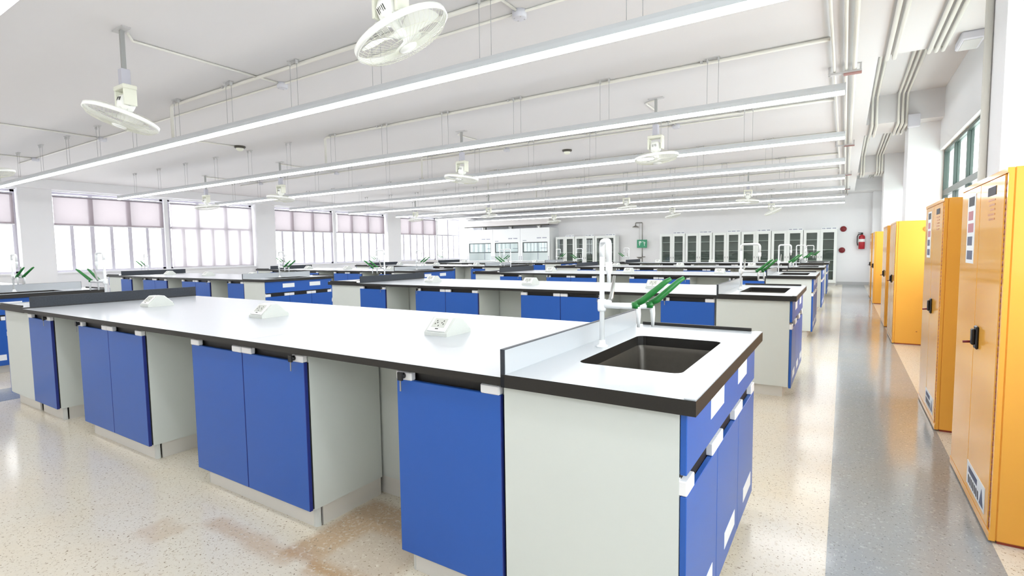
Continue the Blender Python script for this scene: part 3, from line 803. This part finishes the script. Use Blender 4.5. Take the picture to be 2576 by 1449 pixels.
# ------------------------------------------------------------------ far wall: glass cabinets, hoods, shower, extinguisher
def glass_cabinet(w_):
    t = thing('glass_cabinet', 'x', 'cabinet')
    h = w_/2-.006; H = 1.90; D = .42
    b = MB(); b.box(-h, -h+.02, .02, D, .08, H); b.box(h-.02, h, .02, D, .08, H); b.box(-h+.02, h-.02, .02, D, H-.02, H); b.box(-h+.02, h-.02, .02, D, .08, .1)
    obj('body', b, 'cabinet_white', t)
    obj('back_panel', MB().box(-h+.02, h-.02, D-.02, D-.002, .1, H-.02), 'cabinet_inside', t)
    obj('plinth', MB().box(-h+.01, h-.01, .04, D, 0, .08), 'baseboard_grey', t)
    for z in (.48, .84, 1.2, 1.55): obj('shelf', MB().box(-h+.021, h-.021, .05, D-.021, z, z+.018), 'shelf_light', t)
    for k in range(2):
        x0 = -h+k*h+.002; x1 = x0+h-.004
        d = MB(); d.box(x0, x0+.085, 0, .019, .085, H-.005); d.box(x1-.085, x1, 0, .019, .085, H-.005); d.box(x0+.085, x1-.085, 0, .019, H-.1, H-.005); d.box(x0+.085, x1-.085, 0, .019, .085, .19)
        d = obj('door', d, 'cabinet_white', t)
        obj('pane', MB().box(x0+.085, x1-.085, .008, .012, .19, H-.1), 'cabinet_glass', d)
        hx = x1-.045 if k == 0 else x0+.045
        obj('handle', MB().bbox(hx-.015, hx+.015, -.022, 0, .93, 1.0, .004), 'bracket_grey', d)
    # name plate on top of the right door; its letters are too small to read
    s = obj('name_plate', MB().box(.04, h-.02, -.002, .0, H-.04+.03, H+.075), 'sticker_white', t)
    q = MB(); rr = random.Random(3); x = .06
    while x < h-.06:
        wq = rr.uniform(.012, .03)
        if rr.random() < .75: q.box(x, x+wq, -.0035, -.002, H+.015, H+.05)
        x += wq+.012
    obj('lettering', q, 'tag_ink', s)
    return t
GC = glass_cabinet(1.0)
GW = ['leftmost', 'second', 'third', 'fourth', 'fifth', 'rightmost']
for i in range(6):
    put('gc', GC, (-5.73+1.003*i, YF-.425, 0), 0, 'white two-door glass cabinet on far wall, %s of the right-hand row' % GW[i], 'glass cabinets at right')
GD = glass_cabinet(.93)
for i in range(3):
    put('gd', GD, (-10.36+.935*i, YF-.56, 0), 0, 'white two-door glass cabinet, %s of the three beside fume hoods' % ('left', 'middle', 'right')[i], 'glass cabinets at left')
def hood():
    t = thing('fume_hood', 'x', 'fume hood')
    w_ = 1.52; h = w_/2-.004; D = .85; H = 2.33
    b = MB(); b.box(-h, -h+.03, .02, D, 0, H); b.box(h-.03, h, .02, D, 0, H); b.box(-h+.03, h-.03, .02, D, H-.03, H); b.box(-h+.03, h-.03, D-.03, D, .8, H-.03)
    obj('shell', b, 'hood_white', t)
    obj('lining', MB().box(-h+.03, h-.03, D-.05, D-.03, .86, 1.95).box(-h+.03, -h+.05, .08, D-.05, .86, 1.95).box(h-.05, h-.03, .08, D-.05, .86, 1.95), 'hood_inside', t)
    hp = obj('header_panel', MB().bbox(-h, h, 0, .02, 1.70, H, .002), 'hood_white', t)
    for (x0, x1, z0, z1, n) in ((.12, .62, 1.86, 1.90, 9), (-.62, -.38, 1.76, 1.79, 5)):
        q = MB(); st = (x1-x0)/n
        for i in range(n):
            if i not in (4,): q.box(x0+i*st, x0+(i+.7)*st, -.002, 0, z0, z1)
        obj('lettering', q, 'tag_ink', hp)
    for s in (-1, 1):
        p = obj('side_post', MB().bbox(s*h-(.11 if s > 0 else 0), s*h+(.11 if s < 0 else 0), 0, .06, .86, 1.70, .002), 'hood_white', t)
        q = MB()
        for z in (.93, .99, 1.05): q.tube([(s*(h-.05), 0, z), (s*(h-.05), -.02, z)], .014, 10)
        obj('knobs', q, 'tag_ink', p)
    sa = obj('sash_frame', MB().box(-h+.11, h-.11, .03, .05, 1.66, 1.70).box(-h+.11, -h+.15, .03, .05, 1.26, 1.66).box(h-.15, h-.11, .03, .05, 1.26, 1.66).box(-h+.11, h-.11, .02, .055, 1.23, 1.275), 'hood_dark', t)
    obj('sash_pane', MB().box(-h+.15, h-.15, .038, .042, 1.275, 1.66), 'sash_glass', sa)
    q = MB().box(-.15, .35, D-.054, D-.05, 1.42, 1.44).box(-.3, -.28, D-.054, D-.05, .9, 1.9); obj('baffle_slots', q, 'tag_ink', t)
    obj('work_surface', MB().bbox(-h, h, -.04, D, .82, .86, .004), 'hood_white', t)
    for k in range(2): obj('base_door', MB().bbox(-h+.01+k*h, -h+.005+(k+1)*h-.01, -.01, .02, .1, .80, .003), 'hood_white', t)
    obj('hood_fill_lamp', MB().box(-.5, .5, .3, .4, 1.94, 1.96), 'hood_fill_glow', t)  # unseen glowing bar, added to brighten the hood interior
    return t
HD = hood()
for i in range(3): put('hd', HD, (-14.76+1.52*i, YF-.86, 0), 0, 'white fume hood with glass sash, %s of three at far left' % ('left', 'middle', 'right')[i], 'fume hoods')
t = thing('soffit_duct', 'white boxed duct above the fume hoods with underside shade painted dark', 'duct', (-13.3, YF, 0))
obj('casing', MB().box(-2.3, 2.35, -.95, -.02, 2.48, 2.80), 'duct_white', t); obj('underside_shade', MB().box(-2.3, 2.35, -.96, -.9, 2.44, 2.48), 'sensor_dark', t)  # dark strip stands in for the shade under the duct
for i in range(3): obj('duct_collar', MB().lathe([(.11, 2.33), (.11, 2.49)], 20, (-1.46+1.52*i, -.45, 0)), 'steel', t)
# emergency shower
t = thing('emergency_shower', 'grey emergency shower with green sign on the far wall', 'shower', (-7.02, YF-.16, 0))
obj('standpipe', MB().tube([(0, 0, 0), (0, 0, 2.36), (-.02, -.0, 2.40), (-.26, -.02, 2.40), (-.28, -.02, 2.37), (-.28, -.02, 2.28)], .022, 10), 'shower_steel', t)
obj('shower_head', MB().lathe([(.025, 2.29), (.13, 2.235), (.13, 2.215), (0, 2.215)], 24, (-.28, -.02, 0)), 'shower_steel', t)
s = obj('sign', MB().bbox(-.21, .21, -.05, -.03, 1.37, 1.70, .01), 'sign_green', t)
q = MB(); q.box(-.13, -.02, -.052, -.05, 1.58, 1.64); q.lathe([(0, 0), (.03, 0)], 14, (0, 0, 0)) if False else None
q.box(-.11, -.085, -.052, -.05, 1.46, 1.58); q.box(-.14, -.05, -.052, -.05, 1.53, 1.55); q.box(.09, .115, -.052, -.05, 1.45, 1.62); q.box(.06, .15, -.052, -.05, 1.56, 1.58); q.box(.03, .06, -.052, -.05, 1.60, 1.64)
obj('pictogram', q, 'sign_white', s)
obj('pull_rod', MB().tube([(-.12, -.02, 2.38), (-.12, -.02, 1.45)], .006, 6), 'shower_steel', t)
obj('eyewash_bowl', MB().lathe([(0, .92), (.06, .93), (.13, .99), (.135, 1.0), (.12, 1.0)], 20, (-.05, -.16, 0)), 'shower_steel', t)
obj('side_valve', MB().tube([(0, 0, 1.0), (.13, -.02, 1.0)], .02, 10), 'shower_steel', t)
obj('foot_flange', MB().lathe([(0, .02), (.1, .02), (.1, 0)], 20), 'shower_steel', t)
# extinguisher and red discs
t = thing('fire_extinguisher', 'red fire extinguisher with white band hung on far wall', 'extinguisher', (.48, YF-.105, 1.22))
obj('cylinder', MB().lathe([(0, 0), (.085, .004), (.09, .02), (.09, .40), (.075, .445), (.03, .47), (.03, .49), (0, .49)], 24), 'red_paint', t)
obj('paper_band', MB().lathe([(.0915, .24), (.0915, .335)], 24), 'paper_white', t)
obj('valve_head', MB().bbox(-.03, .03, -.03, .03, .48, .53, .006).bbox(-.11, .03, -.012, .012, .53, .55, .004), 'black_plastic', t)
obj('hose', MB().tube([(-.03, 0, .50), (-.10, -.01, .49), (-.13, -.02, .42), (-.13, -.02, .22), (-.11, -.03, .12)], .014, 8), 'black_plastic', t)
obj('wall_hook', MB().box(-.02, .02, .06, .105, .30, .42), 'steel', t)
for z, wd in ((1.91, 'dark red round alarm bell, upper one beside glass cabinets'), (1.19, 'dark red round call point, lower one beside glass cabinets')):
    t = thing('alarm_disc', wd, 'alarm', (-.05 if z > 1.5 else -.075, YF, z))
    obj('back_box', MB().bbox(-.04, .04, -.03, 0, -.04, .04, .004), 'dark_red', t)
    q = MB(); pr = [(0, .065), (.03, .063), (.065, .045), (.092, .03), (.095, .028), (.09, .028)]
    q.lathe(pr, 24); q.v = [(p[0], -p[2], p[1]) for p in q.v]
    obj('disc', q, 'dark_red', t)

# ------------------------------------------------------------------ outside the right windows
for j, y in enumerate((6.2, 8.6, 11.4, 14.6)):
    t = thing('tree', 'dark green tree outside the right window, %s from the camera' % ORD[j], 'tree', (4.2+.5*(j % 2), y+4, -1.2), 0, 'trees outside')
    obj('trunk', MB().tube([(0, 0, 0), (.05, 0, 1.2), (0, .05, 2.6)], [.14, .11, .05], 8), 'trunk_brown', t)
    q = MB(); rr = random.Random(20+j)
    for i in range(900):
        a, b_ = rr.uniform(0, 6.28), rr.uniform(-1, 1); rad = 1.15*rr.uniform(.5, 1)**.5
        c_ = Vector((rad*math.cos(a)*math.sqrt(1-b_*b_), rad*math.sin(a)*math.sqrt(1-b_*b_), 2.35+1.05*rad*b_))
        u = Vector((rr.uniform(-1, 1), rr.uniform(-1, 1), rr.uniform(-1, 1))).normalized(); v = u.orthogonal().normalized()
        q._add([c_-u*.11, c_+v*.05, c_+u*.11, c_-v*.05], [(0, 1, 2, 3)])
    f = obj('foliage', q, 'hedge_leaf', t); f['kind'] = 'stuff'
